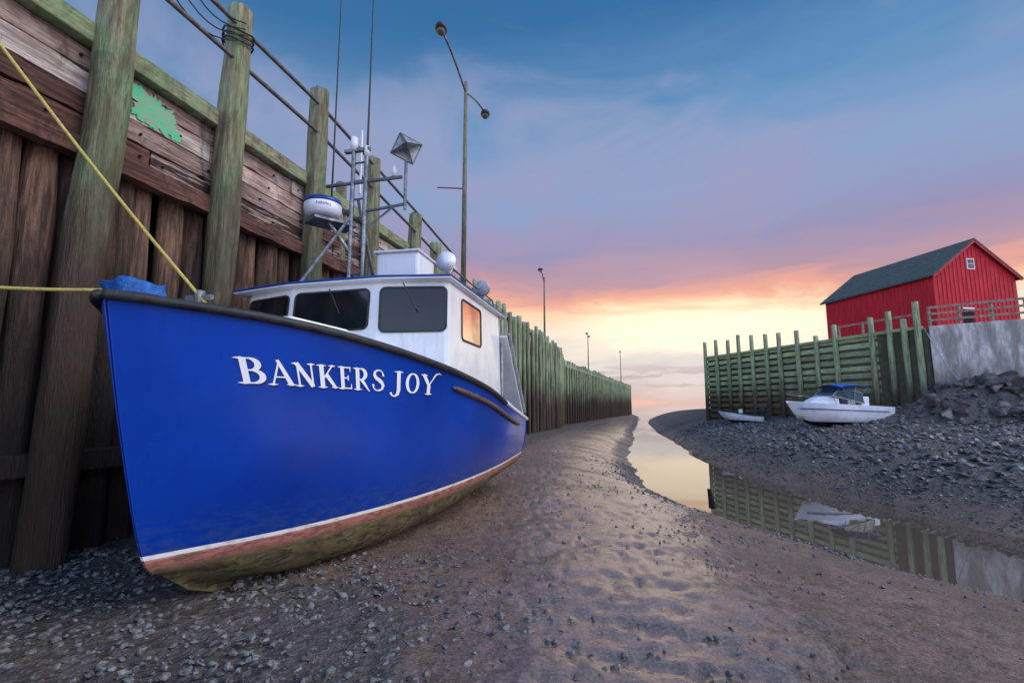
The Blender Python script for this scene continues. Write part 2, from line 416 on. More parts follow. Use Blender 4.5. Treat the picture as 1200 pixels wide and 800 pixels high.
scatter('shingle',f4,3500,m_stone,'small dark stones along the edge of the stream')
bvar=[hullvar(11,U(.55,.85),(.6,1)) for k in range(14)]
nb=0
for _ in range(4000):
    if nb>=230: break
    x=U(17,34);y=U(13,28.6)
    dd=min(segd(x,y,26.5,29.2,36,20),segd(x,y,36,20,60,8))
    if (x-26.5)*9.2+(y-29.2)*9.5>-5: continue
    if dd>7.5 or R()>sst(8,3,dd): continue
    if segd(x,y,16,28.5,22.5,28.5)<1.5: continue
    s=U(.22,.62) if dd<5.5 else U(.15,.4)
    vs,fs=random.choice(bvar); rot=Matrix.Rotation(U(0,6.28),3,'Z')@Matrix.Rotation(U(-.8,.8),3,'X')
    o=mk('boulder',[rot@v*s+Vector((x,y,zt(x,y)+s*.3)) for v in vs],fs,m_rock)
    tag(o,'angular slate grey boulder in the rock pile below the concrete wall','boulder','riprap boulders below the wall'); nb+=1
# ------------------------------------------------------------ left wharf
WD=Vector((.2459,.9693,0)); WN=Vector((.9693,-.2459,0))
def wp(Y,off,z):
    return Vector((.2537*Y-7.3+off*WN.x,Y+off*WN.y,z))
wharf=empty('timber_wharf',wp(20,0,-.4),'tall weathered timber wharf wall with log piles and green posts','wharf')
Y=2.4;i=0
while Y<47 and i<98:
    r=U(.16,.235)
    mk('pile',*log(wp(Y,-.42+U(-.1,.12),-1.2),wp(Y+U(-.12,.12),-.50,5.6),r*1.15,r*.92,18,22,.12),m_log,wharf,smooth=True)
    Y+=r*2+U(.05,.13); i+=1
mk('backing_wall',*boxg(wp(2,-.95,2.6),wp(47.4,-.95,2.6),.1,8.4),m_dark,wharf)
Ylist=[3.7,6.1,8.26,10.67,13.1,15.7,17.5]
Y=19.2
while Y<47: Ylist.append(Y); Y+=U(1.0,1.5)
tops=[9,9.2,9.0,8.98,8.5,7.95,7.5]
lean=[.1,.3,.1,.05,0,.1,0]
for i,Y in enumerate(Ylist):
    top=tops[i] if i<7 else U(6.75,7.35)
    r=.23 if i<7 else U(.13,.18)
    mk('post',*log(wp(Y,.04,-1.4),wp(Y+(lean[i] if i<7 else U(-.08,.12)),.0,top),r*1.12,r*.92,30,28,.085),m_post if i<7 else m_post2,wharf,smooth=True)
for Y,t in ((11.1,8.7),(12.2,7.4),(18.3,7.4)):
    mk('post',*log(wp(Y,-.35,5.2),wp(Y,-.35,t),.15,.14,8,12),m_post,wharf,smooth=True)
z=5.2
rowm=[[3,1,1,3],[1,0,3,1],[2,0,2,0],[2,2,0,2]]
hs=[.36,.33,.34,.32]
bolts=[]
def plank(a,b,w,h,seg=14,amp=.03):
    a=Vector(a);b=Vector(b); V=[];F=[]; d=(b-a).normalized(); s=d.cross(Vector((0,0,1))).normalized(); sd=U(0,99)
    for i in range(seg+1):
        p=a.lerp(b,i/seg); t1=h/2-amp*max(0,noise.noise(Vector((i*.7,sd,0)))*2); t0=-h/2+amp*max(0,noise.noise(Vector((i*.7,sd,7)))*2); ww=w/2+.006*noise.noise(Vector((i*.5,sd,3)))
        V+=[p-s*ww+Vector((0,0,t0)),p+s*ww+Vector((0,0,t0)),p+s*ww+Vector((0,0,t1)),p-s*ww+Vector((0,0,t1))]
    for i in range(seg):
        for k in range(4): F.append((4*i+k,4*i+(k+1)%4,4*i+4+(k+1)%4,4*i+4+k))
    F+=[(3,2,1,0),(4*seg,4*seg+1,4*seg+2,4*seg+3)]
    return V,F
for rI in range(4):
    Y=2.0+rI*.9
    while Y<47:
        L=U(3.8,5.6); Y2=min(Y+L,47.3)
        mk('plank',*plank(wp(Y+.015,-.31+U(0,.03),z+hs[rI]/2+U(-.012,.012)),wp(Y2-.015,-.31+U(0,.03),z+hs[rI]/2+U(-.012,.012)),.1,hs[rI]-.015,26),m_pl[random.choice(rowm[rI])],wharf)
        if Y<22:
            q=Y+.2
            while q<Y2:
                bolts.append(tube([wp(q,-.3,z+hs[rI]*.5),wp(q,-.215,z+hs[rI]*.5)],.022,6)); q+=1.2
        Y=Y2
        if Y>=47.2:break
    z+=hs[rI]
mk('bolts',*merge(*bolts),m_dark,wharf)['kind']='stuff'
Y=2
while Y<47:
    Y2=min(Y+6.2,47.3)
    mk('cap_beam',*boxg(wp(Y,-.24,6.72),wp(Y2-.015,-.24,6.72),.34,.30),m_cap,wharf,bevel=.02); Y=Y2
    if Y>=47.2:break
mk('waler_beam',*boxg(wp(2,-.18,.85),wp(47.2,-.18,.75),.2,.28),m_log,wharf,bevel=.02)
mk('stained_beam',*plank(wp(2,-.16,5.05),wp(22,-.16,5.05),.2,.3,80),m_pl[1],wharf)
def blob(yc,zc,ry,rz,sd,off=-.222):
    P=[]
    for k in range(70):
        t=2*math.pi*k/70; q=1+.38*noise.noise(Vector((math.cos(t)*2.2,math.sin(t)*2.2,sd)))+.4*noise.noise(Vector((math.cos(t)*9,math.sin(t)*9,sd)))
        P.append(wp(yc+ry*q*math.cos(t),off,zc+rz*q*math.sin(t)-.15*ry*math.cos(t)))
    c=wp(yc,off,zc); n=len(P); return P+[c],[(k,(k+1)%n,n) for k in range(n)]
mk('paint_mark',*merge(blob(7.15,6.18,.36,.25,1),blob(6.85,6.33,.12,.13,5,-.2212),blob(7.5,6.02,.12,.1,8,-.2206),blob(6.95,5.98,.07,.05,3,-.221)),m_spray,wharf)
for zz in (8.55,7.85):
    mk('handrail',*tube([wp(3,.1,zz+.15),wp(8.3,.1,zz+.05),wp(10.6,.1,zz),wp(15.6,.1,zz-.55),wp(19,.1,zz-1.0)],.042,8),m_rust,wharf,smooth=True)
for k in range(4):
    a=wp(7.2-k*.25,-.1,9.3-.1*k); b=wp(8.25,.26,8.6-.12*k)
    pts=[a.lerp(b,t/10)+Vector((0,0,-.35*math.sin(math.pi*t/10)*(1+k*.3))) for t in range(11)]
    mk('cable',*tube(pts,.012,5),m_black,wharf)
for k in range(3):
    pts=[wp(8.34,.02,8.45-.1*k)+Vector((math.cos(t/12*6.28)*.26,math.sin(t/12*6.28)*.26,.05*math.sin(t/12*12.5))) for t in range(12)]
    mk('cable',*tube(pts,.018,5,closed=True),m_black,wharf)
dv=[wp(-30,-1.0,6.6),wp(47.4,-1.0,6.6),Vector((5.2,60,6.1)),Vector((31.4,135,5.9)),Vector((10,150,5.9)),Vector((-60,100,6.4)),Vector((-60,-30,6.6))]
n=len(dv)
tag(mk('wharf_deck_ground',dv+[v-Vector((0,0,.3)) for v in dv],[tuple(range(n)),tuple(range(2*n-1,n-1,-1))]+[(i,n+i,n+(i+1)%n,(i+1)%n) for i in range(n)],m_deck),'flat planked surface on top of the wharf',kind='structure')
fw=empty('timber_wharf',(20,95,-1.6),'long distant timber wharf wall with green algae and post tops','wharf')
poly=[wp(47.4,-.2,0),Vector((6.15,60,0)),Vector((32.8,135,0)),Vector((26,142,0))]
for a,b in zip(poly,poly[1:]):
    L=(b-a).length; n_=max(1,int(L/1.5)); d=(b-a)/n_; dn=Vector((d.y,-d.x,0)).normalized()
    V=[];F=[];m_=int(L/.35)
    for k in range(m_+1):
        p=a.lerp(b,k/m_)+dn*(.06 if k%2 else -.03); f=p.y
        top=6.5-.55*sst(60,135,f)+.06*noise.noise(p*2)
        V+=[Vector((p.x,p.y,-3.5)),Vector((p.x,p.y,top))]
        if k: F.append((2*k-2,2*k,2*k+1,2*k-1))
    mk('sheathing',V,F,m_farwall,fw)
    mk('cap_beam',*boxg(a+Vector((0,0,6.3-.55*sst(60,135,a.y)))+dn*.15,b+Vector((0,0,6.3-.55*sst(60,135,b.y)))+dn*.15,.2,.3),m_post2,fw)
    for k in range(n_):
        p=a+d*(k+.5)+dn*.22
        mk('post',*log(Vector((p.x,p.y,-3)),Vector((p.x,p.y,6.9-.5*sst(60,135,p.y)+U(-.12,.2))),.17,.15,3,8),m_post2,fw)
# ------------------------------------------------------------ lamps
m_lp=M('weathered_lamp_pole',lin(130,128,106),lin(104,94,78),(4,4,.6),3,.8,.4)
m_lp2=M('dark_lamp_housing',lin(60,62,66),lin(44,44,48),(1,1,1),5,.5,.1)
def lamp(x,y,zb,zt_,arm,label,double=True,r=.11):
    e=empty('street_lamp',(x,y,zb),label,'street lamp','lamps along the wharf')
    mk('pole',*tube([(x,y,zb),(x,y,zb+(zt_-zb)*.5),(x,y,zt_)],[r,r*.85,r*.65],12),m_lp,e,smooth=True)
    for sg in ((1,-1) if double else (-1,)):
        pts=[]
        for k in range(9):
            f=k/8; pts.append(Vector((x,y,zt_-.5))+WD*sg*arm*f+Vector((0,0,.75*math.sin(f*1.35))))
        mk('arm',*tube(pts,.045,8),m_metal,e,smooth=True)
        h=pts[-1]
        mk('lamp_head',*uvs(h+WD*sg*.3+Vector((0,0,.0)),.3,14,8,(.75,1.2,.5)),m_lp2,e,smooth=True)
        mk('lens',*uvs(h+WD*sg*.3+Vector((0,0,-.1)),.22,12,8,(.75,1.1,.5)),m_lens,e,smooth=True)
    return e
e=lamp(-2.0,19.4,6.4,15.4,2.5,'tall double armed street lamp standing on the wharf')
mk('bracket',*tube([(-3.15,19.4,10.6),(-2,19.4,10.55)],.03,6),m_metal,e)
lamp(3.0,44,6.4,13.2,1.6,'slim distant street lamp on the wharf',False,.1)
lamp(13.3,84,6.2,13.2,1.6,'slim distant street lamp on the wharf',True,.1)
lamp(25.2,112,6.0,13.0,1.6,'slim distant street lamp on the wharf',False,.1)
# ------------------------------------------------------------ fishing boat
S0=Vector((-3.42,3.97,0)); AX=Vector((.2,.98,0)); PX=Vector((.98,-.2,0))
def B(s,a,z): return S0+AX*s+PX*a+Vector((0,0,z))
SH_b=[(0,.02),(.12,.2),(.3,.36),(.8,.8),(1.4,1.17),(2.05,1.44),(2.8,1.7),(3.7,1.93),(5.2,2.08),(7,2.1),(9,2.03)]
SH_z=[(0,2.52),(.8,2.45),(2,2.31),(3.7,2.05),(5.3,1.8),(7,1.47),(9,1.2)]
MD_b=[(.25,.012),(.6,.3),(1.3,.82),(2,1.15),(3,1.5),(4,1.73),(5.5,1.92),(7,2.0),(9,2.0)]
WL_b=[(.56,.012),(.9,.22),(1.38,.52),(2,.82),(2.96,1.17),(4,1.43),(5.7,1.7),(7.5,1.85),(9,1.9)]
WL_z=[(.56,.24),(3,.26),(5.7,.3),(9,.4)]
BG_b=[(.8,.012),(1.3,.27),(2,.58),(3.3,1.0),(5.5,1.4),(9,1.6)]
BG_z=[(.8,0),(1.3,-.1),(2,-.24),(3.3,-.28),(5.5,-.14),(9,.05)]
KS_b=[(1.0,.012),(2,.14),(3,.3),(5,.45),(9,.45)]
KS_z=[(1.0,-.15),(1.6,-.3),(2.5,-.38),(9,-.3)]
KL_b=[(1.08,.012),(2,.05),(9,.06)]
KL_z=[(1.08,-.22),(1.6,-.4),(2.2,-.47),(9,-.5)]
def line(i,t):
    s0=(0,.25,.56,.8,1.0,1.08)[i]; s=s0+t*(9-s0)
    if i==0: return Vector((s,interp(SH_b,s),interp(SH_z,s)))
    if i==1: return Vector((s,interp(MD_b,s),(interp(SH_z,s)+interp(WL_z,s))/2))
    if i==2: return Vector((s,interp(WL_b,s),interp(WL_z,s)))
    if i==3: return Vector((s,interp(BG_b,s),interp(BG_z,s)))
    if i==4: return Vector((s,interp(KS_b,s),interp(KS_z,s)))
    return Vector((s,interp(KL_b,s),interp(KL_z,s)))
def surf(t,v,c=None):
    P=c or [line(i,t) for i in range(6)]
    i=min(4,int(v)); f=v-i
    p1=P[i];p2=P[i+1];p0=P[i-1] if i>0 else p1*2-p2; p3=P[i+2] if i<4 else p2*2-p1
    r=.5*((2*p1)+(p2-p0)*f+(2*p0-5*p1+4*p2-p3)*f*f+(3*p1-p0-3*p2+p3)*f**3)
    r.y=max(.01,r.y); return r
boat=empty('fishing_boat',B(4.5,0,-.45),'blue and white lobster fishing boat grounded beside the timber wharf','fishing boat')
NS=90;NV=50;V=[];HV=[];F=[]
for side in (1,-1):
    off=len(V)
    for i in range(NS+1):
        t=(i/NS)**1.6; c=[line(k,t) for k in range(6)]
        for j in range(NV+1):
            p=surf(t,5*j/NV,c); V.append(B(p.x,side*p.y,p.z)); HV.append(p.z-interp(WL_z,p.x))
    for i in range(NS):
        for j in range(NV):
            q=(off+i*(NV+1)+j,off+(i+1)*(NV+1)+j,off+(i+1)*(NV+1)+j+1,off+i*(NV+1)+j+1)
            F.append(q if side<0 else q[::-1])
n0=NS*(NV+1); n1=n0+(NS+1)*(NV+1)
for j in range(NV):
    F.append((n0+j,n1+j,n1+j+1,n0+j+1)); F.append((j,j+1,(NS+1)*(NV+1)+j+1,(NS+1)*(NV+1)+j))
hull=mk('hull',V,F,m_hull,boat,smooth=True,attrs={'hv':HV})
hull['label']='blue hull with white waterline and faded red and mossy bottom'
V=[];F=[];n=0
ss=[.02]+[k*.25 for k in range(1,15)]
for s in ss:
    b=interp(SH_b,s)-.015; z=interp(SH_z,s)
    for k in range(13):
        a=-1+k/6; V.append(B(s,a*b,z-.015+.10*min(1,b)*(1-a*a)))
for i in range(len(ss)-1):
    for k in range(12): F.append((i*13+k,i*13+k+1,(i+1)*13+k+1,(i+1)*13+k))
mk('foredeck',V,F,m_white,boat,smooth=True)
V=[];F=[];ss=[3.5+k*.5 for k in range(12)]
for s in ss:
    b=interp(MD_b,s)-.22; V+=[B(s,-b,.95),B(s,b,.95)]
for i in range(len(ss)-1): F.append((2*i,2*i+1,2*i+3,2*i+2))
mk('cockpit_deck',V,F,m_grey,boat)
for side in (1,-1):
    pts=[]
    for k in range(50):
        s=6.2*(k/49)**1.5; b=interp(SH_b,s); pts.append(B(s-.02,side*(b+.01),interp(SH_z,s)-.02))
    mk('rub_rail',*tube(pts,.046,10),m_black,boat,smooth=True)
    pts=[B(s,side*(interp(SH_b,s)+.01),interp(SH_z,s)+.0) for s in [6.2+.2*k for k in range(15)]]
    mk('gunwale_cap',*tube(pts,.04,8),m_white,boat,smooth=True)
mk('transom_cap',*boxg(B(9,-2.03,1.2),B(9,2.03,1.2),.09,.09),m_white,boat,bevel=.02)
def hz(s,z):
    t=max(0,(s-.3)/8.7);v=.5
    for _ in range(14):
        c=[line(k,t) for k in range(6)]; lo_,hi_=0,2
        for _ in range(14):
            v=(lo_+hi_)/2
            if surf(t,v,c).z>z: lo_=v
            else: hi_=v
        p=surf(t,v,c); t=max(0,min(1,t+(s-p.x)/9))
    return p.y
pts=[B(s,hz(s,z)+.03,z) for s,z in [(3.6+.2*k,interp(SH_z,3.6+.2*k)-.24) for k in range(22)]]
mk('guard_plank',*tube(pts,[.02]+[.042]*20+[.02],8),m_brown,boat,smooth=True)
# lettering
def RB(pts,w): return (pts,w if isinstance(w,list) else [w]*len(pts))
def Ln(x0,y0,x1,y1,w0,w1=None,n=6):
    w1=w0 if w1 is None else w1
    return ([(x0+(x1-x0)*k/n,y0+(y1-y0)*k/n) for k in range(n+1)],[w0+(w1-w0)*k/n for k in range(n+1)])
def Ar(cx,cy,rx,ry,a0,a1,w0,w1,n=14):
    P=[];W=[]
    for k in range(n+1):
        a=math.radians(a0+(a1-a0)*k/n); P.append((cx+rx*math.cos(a),cy+ry*math.sin(a))); W.append(w0+(w1-w0)*abs(math.cos(a)))
    return P,W
def Sf(x,y,h=.13):
    return ([(x-h*1.25,y),(x-h*.5,y),(x,y),(x+h*.5,y),(x+h*1.25,y)],[.012,.06,.10,.06,.012])
T=.165;t_=.055
GL={
'B':(.76,[Ln(.2,0,.2,1,T),Sf(.16,.03,.15),Sf(.16,.97,.15),Ln(.2,.97,.34,.97,t_),Ln(.2,.52,.36,.52,t_),Ln(.2,.03,.36,.03,t_),Ar(.34,.745,.22,.225,90,-90,t_,T),Ar(.36,.275,.27,.245,90,-90,t_,T)]),
'A':(.8,[Ln(.1,0,.4,1,t_),Ln(.36,1.06,.68,0,.10,T),Ln(.18,.34,.56,.34,t_),Sf(.1,.03,.12),Sf(.68,.03,.14)]),
'N':(.84,[Ln(.16,0,.16,1,.07),Ln(.13,1.0,.68,0,T),Ln(.68,0,.68,1,.07),Sf(.16,.03),Sf(.1,.97,.12),Sf(.68,.97)]),
'K':(.8,[Ln(.2,0,.2,1,T),Sf(.2,.03,.16),Sf(.2,.97,.16),Ln(.26,.42,.64,.99,t_),Ln(.36,.6,.72,.0,T,.12),Sf(.62,.97,.12),Sf(.7,.03,.13)]),
'E':(.66,[Ln(.2,0,.2,1,T),Sf(.16,.03,.14),Sf(.16,.97,.14),Ln(.2,.96,.56,.96,t_),Ln(.2,.5,.46,.5,t_),Ln(.2,.04,.58,.04,t_),Ln(.58,.76,.56,1.0,.012,.08),Ln(.6,.0,.62,.26,.08,.012),Ln(.46,.38,.46,.62,.05)]),
'R':(.76,[Ln(.2,0,.2,1,T),Sf(.2,.03,.16),Sf(.16,.97,.14),Ln(.2,.97,.34,.97,t_),Ln(.2,.48,.36,.48,t_),Ar(.34,.725,.23,.245,90,-90,t_,T),Ln(.36,.5,.74,-.06,T,.04)]),
'S':(.62,[RB([(.55,.70),(.52,.86),(.42,.96),(.28,.97),(.16,.88),(.14,.74),(.22,.61),(.36,.51),(.48,.4),(.54,.26),(.48,.1),(.34,.03),(.2,.04),(.1,.14),(.07,.32)],[.10,.05,.05,.07,.10,.13,.155,.165,.155,.13,.10,.07,.05,.05,.10])]),
'J':(.6,[RB([(.38,1),(.38,.7),(.38,.4),(.38,.12),(.33,-.08),(.2,-.18),(.06,-.14),(.0,.0)],[T,T,T,T,.14,.08,.06,.12]),Sf(.38,.97,.18)]),
'O':(.86,[Ar(.42,.5,.32,.46,0,360,t_,T,28)]),
'Y':(.8,[Ln(.12,.97,.4,.46,T,.14),Ln(.74,1.0,.4,.46,t_),Ln(.4,.48,.4,0,T),Sf(.12,.97,.14),RB([(.62,.86),(.74,1.02),(.90,1.08),(1.06,1.02)],[.05,.08,.06,.01]),Sf(.4,.03,.16)]),
'F':(.62,[Ln(.2,0,.2,1,T),Ln(.2,.93,.6,.93,.14),Ln(.2,.5,.52,.5,.13)]),
'U':(.76,[RB([(.16,1),(.16,.4),(.2,.16),(.38,.05),(.56,.16),(.6,.4),(.6,1)],.15)]),
}
def glyphgeo(ch,mapf,eps=.0005,bold=1.0):
    V=[];F=[]
    for k,(P,W) in enumerate(GL[ch][1]):
        o=len(V)
        for i,(x,y) in enumerate(P):
            a=P[max(0,i-1)];b=P[min(len(P)-1,i+1)]; dx,dy=b[0]-a[0],b[1]-a[1]
            if ch=='O' and i in (0,len(P)-1): dx,dy=0,1
            L=math.hypot(dx,dy) or 1; wq=W[i]*bold/2; nx_,ny_=-dy/L*wq,dx/L*wq
            V.append(mapf(x+nx_,y+ny_,eps*k)); V.append(mapf(x-nx_,y-ny_,eps*k))
        for i in range(len(P)-1): F.append((o+2*i,o+2*i+1,o+2*i+3,o+2*i+2))
    return V,F
let=[('B',.84,1.05,.25),('A',1.06,1.27,.235),('N',1.275,1.48,.238),('K',1.49,1.70,.242),('E',1.72,1.88,.247),('R',1.90,2.11,.25),('S',2.14,2.33,.255),('J',2.42,2.62,.262),('O',2.66,2.92,.262),('Y',2.95,3.25,.268)]
cache={}
def hzc(s,z):
    k=(round(s,3),round(z,3))
    if k not in cache: cache[k]=hz(*k)
    return cache[k]
letgrp=[];shgrp=[]
for ch,sa,sb,hh in let:
    w=GL[ch][0]
    def mp(x,y,e,sa=sa,sb=sb,hh=hh,w=w,os=0,oz=0,out=.0105):
        z=1.79-.035*(sa-.76)+y*hh+oz
        s=sa+(sb-sa)*x/w-y*(.10-.012*(sa-.76))+os
        return B(s,hzc(s,z)+out+e,z)
    letgrp.append(glyphgeo(ch,mp,bold=1.06))
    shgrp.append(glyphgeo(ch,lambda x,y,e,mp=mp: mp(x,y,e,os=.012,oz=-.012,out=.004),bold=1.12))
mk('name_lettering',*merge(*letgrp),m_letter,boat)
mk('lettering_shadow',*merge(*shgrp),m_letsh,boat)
# wheelhouse
HE=.03
def H(s,a,z): return B(s,a,z+HE*a)
fp=[(3.74,-1.96),(3.50,-.92),(3.55,.62),(3.84,1.72),(7.3,1.76),(7.3,-1.80)]
def ft(p,z):
    s,a=p; k=(z-1.7)/1.8
    return H(s+.12*k if s<7 else s,a*(1-.035*k),z)
V=[ft(p,1.6) for p in fp]+[ft(p,3.5) for p in fp]; n=6
F=[tuple(range(n)),tuple(range(2*n-1,n-1,-1))]+[(i,n+i,n+(i+1)%n,(i+1)%n) for i in range(n)]
house=mk('wheelhouse',V,F,m_white,boat,bevel=.07)
def ring(rp,levels,mat,nm,bev):
    n=len(rp); V=[]
    for (z_,ins) in levels: V+=[H(s+(ins if s<5 else -ins),a*(1-ins*.5),z_) for s,a in rp]
    m=len(levels); F=[tuple(range(n)),tuple(range(m*n-1,(m-1)*n-1,-1))]+[(q*n+i,q*n+n+i,q*n+n+(i+1)%n,q*n+(i+1)%n) for q in range(m-1) for i in range(n)]
    return mk(nm,V,F,mat,house,bevel=bev)
rp=[(3.70,-2.08),(3.50,-.92),(3.55,.66),(3.82,1.74),(7.5,1.80),(7.5,-1.88)]
ring(rp,[(3.475,.05),(3.49,0),(3.515,0)],m_white,'roof_soffit',.01)
ring(rp,[(3.515,-.006),(3.55,-.006),(3.58,.2)],m_bluet,'roof',.010)
def rr(o,Uv,Vv,w,h,r,n=5):
    P=[]
    for cx,cy,a0 in ((w/2-r,h/2-r,0),(-w/2+r,h/2-r,90),(-w/2+r,-h/2+r,180),(w/2-r,-h/2+r,270)):
        for k in range(n+1):
            a=math.radians(a0+90*k/n); P.append(o+Uv*(cx+r*math.cos(a))+Vv*(cy+r*math.sin(a)))
    return P
def window(o,Uv,Vv,w,h,par,gm,fm=m_black,r=.07,fw_=.03):
    Uv=Uv.normalized();Vv=Vv.normalized();Nn=Uv.cross(Vv)
    a=rr(o-Nn*.03,Uv,Vv,w+2*fw_,h+2*fw_,r+fw_);b=rr(o+Nn*.02,Uv,Vv,w+2*fw_,h+2*fw_,r+fw_);c=rr(o+Nn*.02,Uv,Vv,w,h,r);d=rr(o+Nn*.006,Uv,Vv,w,h,r)
    n=len(a);V=a+b+c+d;F=[(q*n+i,q*n+(i+1)%n,q*n+n+(i+1)%n,q*n+n+i) for q in range(3) for i in range(n)]
    g=mk('window',d,[tuple(range(n))],gm,par)
    mk('window_frame',V,F,fm,par)
def wallpt(p,q,f,z):
    a=ft(p,z);b=ft(q,z); return a.lerp(b,f)
def wwin(p,q,f,z0,z1,w,gm=m_glass):
    lo_=wallpt(p,q,f,z0);hi_=wallpt(p,q,f,z1); Uv=(ft(q,(z0+z1)/2)-ft(p,(z0+z1)/2))
    window((lo_+hi_)/2,Uv,hi_-lo_,w,z1-z0,house,gm)
wwin(fp[0],fp[1],.52,2.76,3.34,.88)
wwin(fp[1],fp[2],.48,2.74,3.35,1.24)
wwin(fp[2],fp[3],.50,2.68,3.36,1.0)
wwin(fp[3],fp[4],.36,2.62,3.30,1.15,m_glass3)
mk('grab_rail',*tube([H(3.95,1.66,3.58),H(4.05,1.68,3.70),H(6.6,1.72,3.70),H(6.7,1.72,3.58)],.016,6),m_metal,house)
for a0 in (-.2,1.05):
    mk('wiper',*tube([H(3.575,a0,3.40),H(3.59 if a0<.5 else 3.67,a0+.18,3.0)],.010,5),m_black,house)
tr=[(1.7,-.55),(1.7,.55),(2.3,.95),(3.6,1.15),(3.6,-1.15),(2.3,-.95)]
def tz(s): return interp(SH_z,s)
V=[B(s,a,tz(s)-.02) for s,a in tr]+[B(s,a*.93,tz(s)+.27) for s,a in tr]
mk('trunk_cabin',V,[tuple(range(5,-1,-1)),tuple(range(6,12))]+[(i,(i+1)%6,6+(i+1)%6,6+i) for i in range(6)],m_white,boat,bevel=.05)
mk('roof_locker',*boxg(H(4.5,.5,3.90),H(5.3,.5,3.90),.80,.66),m_white,boat,bevel=.05)
mk('locker_lid',*boxg(H(4.45,.5,4.24),H(5.35,.5,4.24),.86,.04),m_white,boat,bevel=.015)
hp=H(4.2,1.58,3.82)
mk('loudhailer',*tube([hp+AX*.34,hp+AX*.16,hp+AX*.02,hp-AX*.12,hp-AX*.18,hp-AX*.17,hp-AX*.05],[.03,.045,.07,.14,.17,.15,.06],18),m_white,boat,smooth=True)
mk('horn_bracket',*tube([hp+AX*.1,H(4.3,1.56,3.53)],.025,8),m_grey,boat)
mk('search_light',*tube([H(5.5,1.78,3.72),H(5.53,1.78,3.72),H(5.66,1.78,3.73),H(5.74,1.78,3.73)],[.12,.15,.13,.05],16),m_grey,boat,smooth=True)
mk('light_bracket',*tube([H(5.62,1.76,3.5),H(5.62,1.78,3.68)],.025,8),m_grey,boat)
V,F=boxg(B(.16,-.12,2.60),B(.52,-.08,2.62),.34,.16)
bm=bmesh.new(); bv=[bm.verts.new(v) for v in V]
for f in F: bm.faces.new([bv[i] for i in f])
bmesh.ops.subdivide_edges(bm,edges=bm.edges,cuts=6,use_grid_fill=True)
bm.verts.index_update(); V=[v.co+Vector((noise.noise(v.co*6),noise.noise(v.co*6+Vector((3,1,2))),noise.noise(v.co*8+Vector((7,1,2)))))*.035 for v in bm.verts]; F=[tuple(v.index for v in f.verts) for f in bm.faces]; bm.free()
mk('tarp_cover',V,F,m_tarp,boat,smooth=True)
mk('mooring_bitt',*merge(tube([B(.95,0,2.45),B(.95,0,2.75)],.05,10),tube([B(.95,-.15,2.68),B(.95,.15,2.68)],.03,8)),m_metal,boat)
V,F=boxg(B(7.4,1.62,3.1),B(8.9,1.72,1.3),.5,.06); mk('stern_ramp',V,F,m_white,boat,bevel=.01)
for a in (1.36,1.92):
    mk('ramp_rail',*tube([B(7.4,a,3.15),B(8.9,a+.08,1.38)],.035,8),m_grey,boat)
mk('aft_shelter_post',*tube([B(7.5,1.72,1.4),B(7.5,1.72,3.5)],.035,8),m_grey,boat)
mk('wheelhouse_door',*boxg(B(7.33,.3,2.2),B(7.33,1.1,2.2),.03,1.9),m_grey,boat)
# mast
mast=mk('mast',*merge(tube([H(4.5,-.42,3.55),H(4.5,-.42,6.25)],.042,10),tube([H(4.5,-.16,3.55),H(4.5,-.16,6.1)],.042,10),
  *[tube([H(4.5,-.42,3.9+.35*k),H(4.5,-.16,3.9+.35*k)],.02,8) for k in range(7)],
  tube([H(5.4,-.3,3.6),H(4.5,-.3,5.3)],.03,8),tube([H(3.8,-.9,3.6),H(4.5,-.42,5.0)],.03,8),
  tube([H(4.5,-.95,5.62),H(4.5,.55,5.62)],.035,8),tube([H(4.5,.62,5.0),H(4.5,.62,5.9)],.03,8),
  tube([H(4.5,-.16,5.05),H(4.5,.62,5.1)],.03,8),tube([H(4.5,-.16,4.7),H(4.5,.4,5.08)],.02,8),
  boxg(H(4.1,-1.0,4.85),H(4.75,-.55,4.85),.5,.05),tube([H(4.3,-.75,4.85),H(4.5,-.42,4.3)],.035,8),
  boxg(H(4.5,-.6,6.25),H(4.5,-.1,6.25),.08,.06)),m_metal,boat,smooth=False)
rc=H(4.2,-.8,5.06)
mk('radar_dome',*tube([rc+Vector((0,0,z)) for z in (-.17,-.15,-.06,.045,.05)],[.2,.29,.32,.32,.31],28),m_white,mast,smooth=True)
mk('radar_cap',*tube([rc+Vector((0,0,z)) for z in (.052,.06,.13,.17,.20)],[.31,.325,.30,.2,.04],28),m_bluet,mast,smooth=True)
gs=[]
base=math.atan2(-rc.y,-rc.x)
wtot=sum(GL[c][0] for c in 'FURUNO'); acc=0
for ch in 'FURUNO':
    def mp2(x,y,e,acc=acc):
        ang=base+((acc+x)/wtot-.5)*.8
        return rc+Vector((math.cos(ang)*(.326+e),math.sin(ang)*(.326+e),-.05+y*.05))
    gs.append(glyphgeo(ch,mp2)); acc+=GL[ch][0]
mk('maker_lettering',*merge(*gs),m_bluet,mast)
c=H(4.5,.62,6.15); q=.3
ax=[Vector((.8,.2,.35)).normalized(),Vector((-.2,.9,.1)).normalized()]; ax.append(ax[0].cross(ax[1]).normalized())
ax=[a*q for a in ax]; V=[];F=[]
for i,j in ((0,1),(1,2),(0,2)):
    o=len(V); V+=[c+ax[i],c+ax[j],c-ax[i],c-ax[j]]; F.append((o,o+1,o+2,o+3))
mk('radar_reflector',V,F,m_grey,mast)
pe=[]
for i in range(3):
    for j in range(i+1,3):
        for a,b in ((1,1),(1,-1),(-1,1),(-1,-1)): pe.append(tube([c+ax[i]*a,c+ax[j]*b],.012,5))
mk('reflector_edge',*merge(*pe),m_metal,mast)
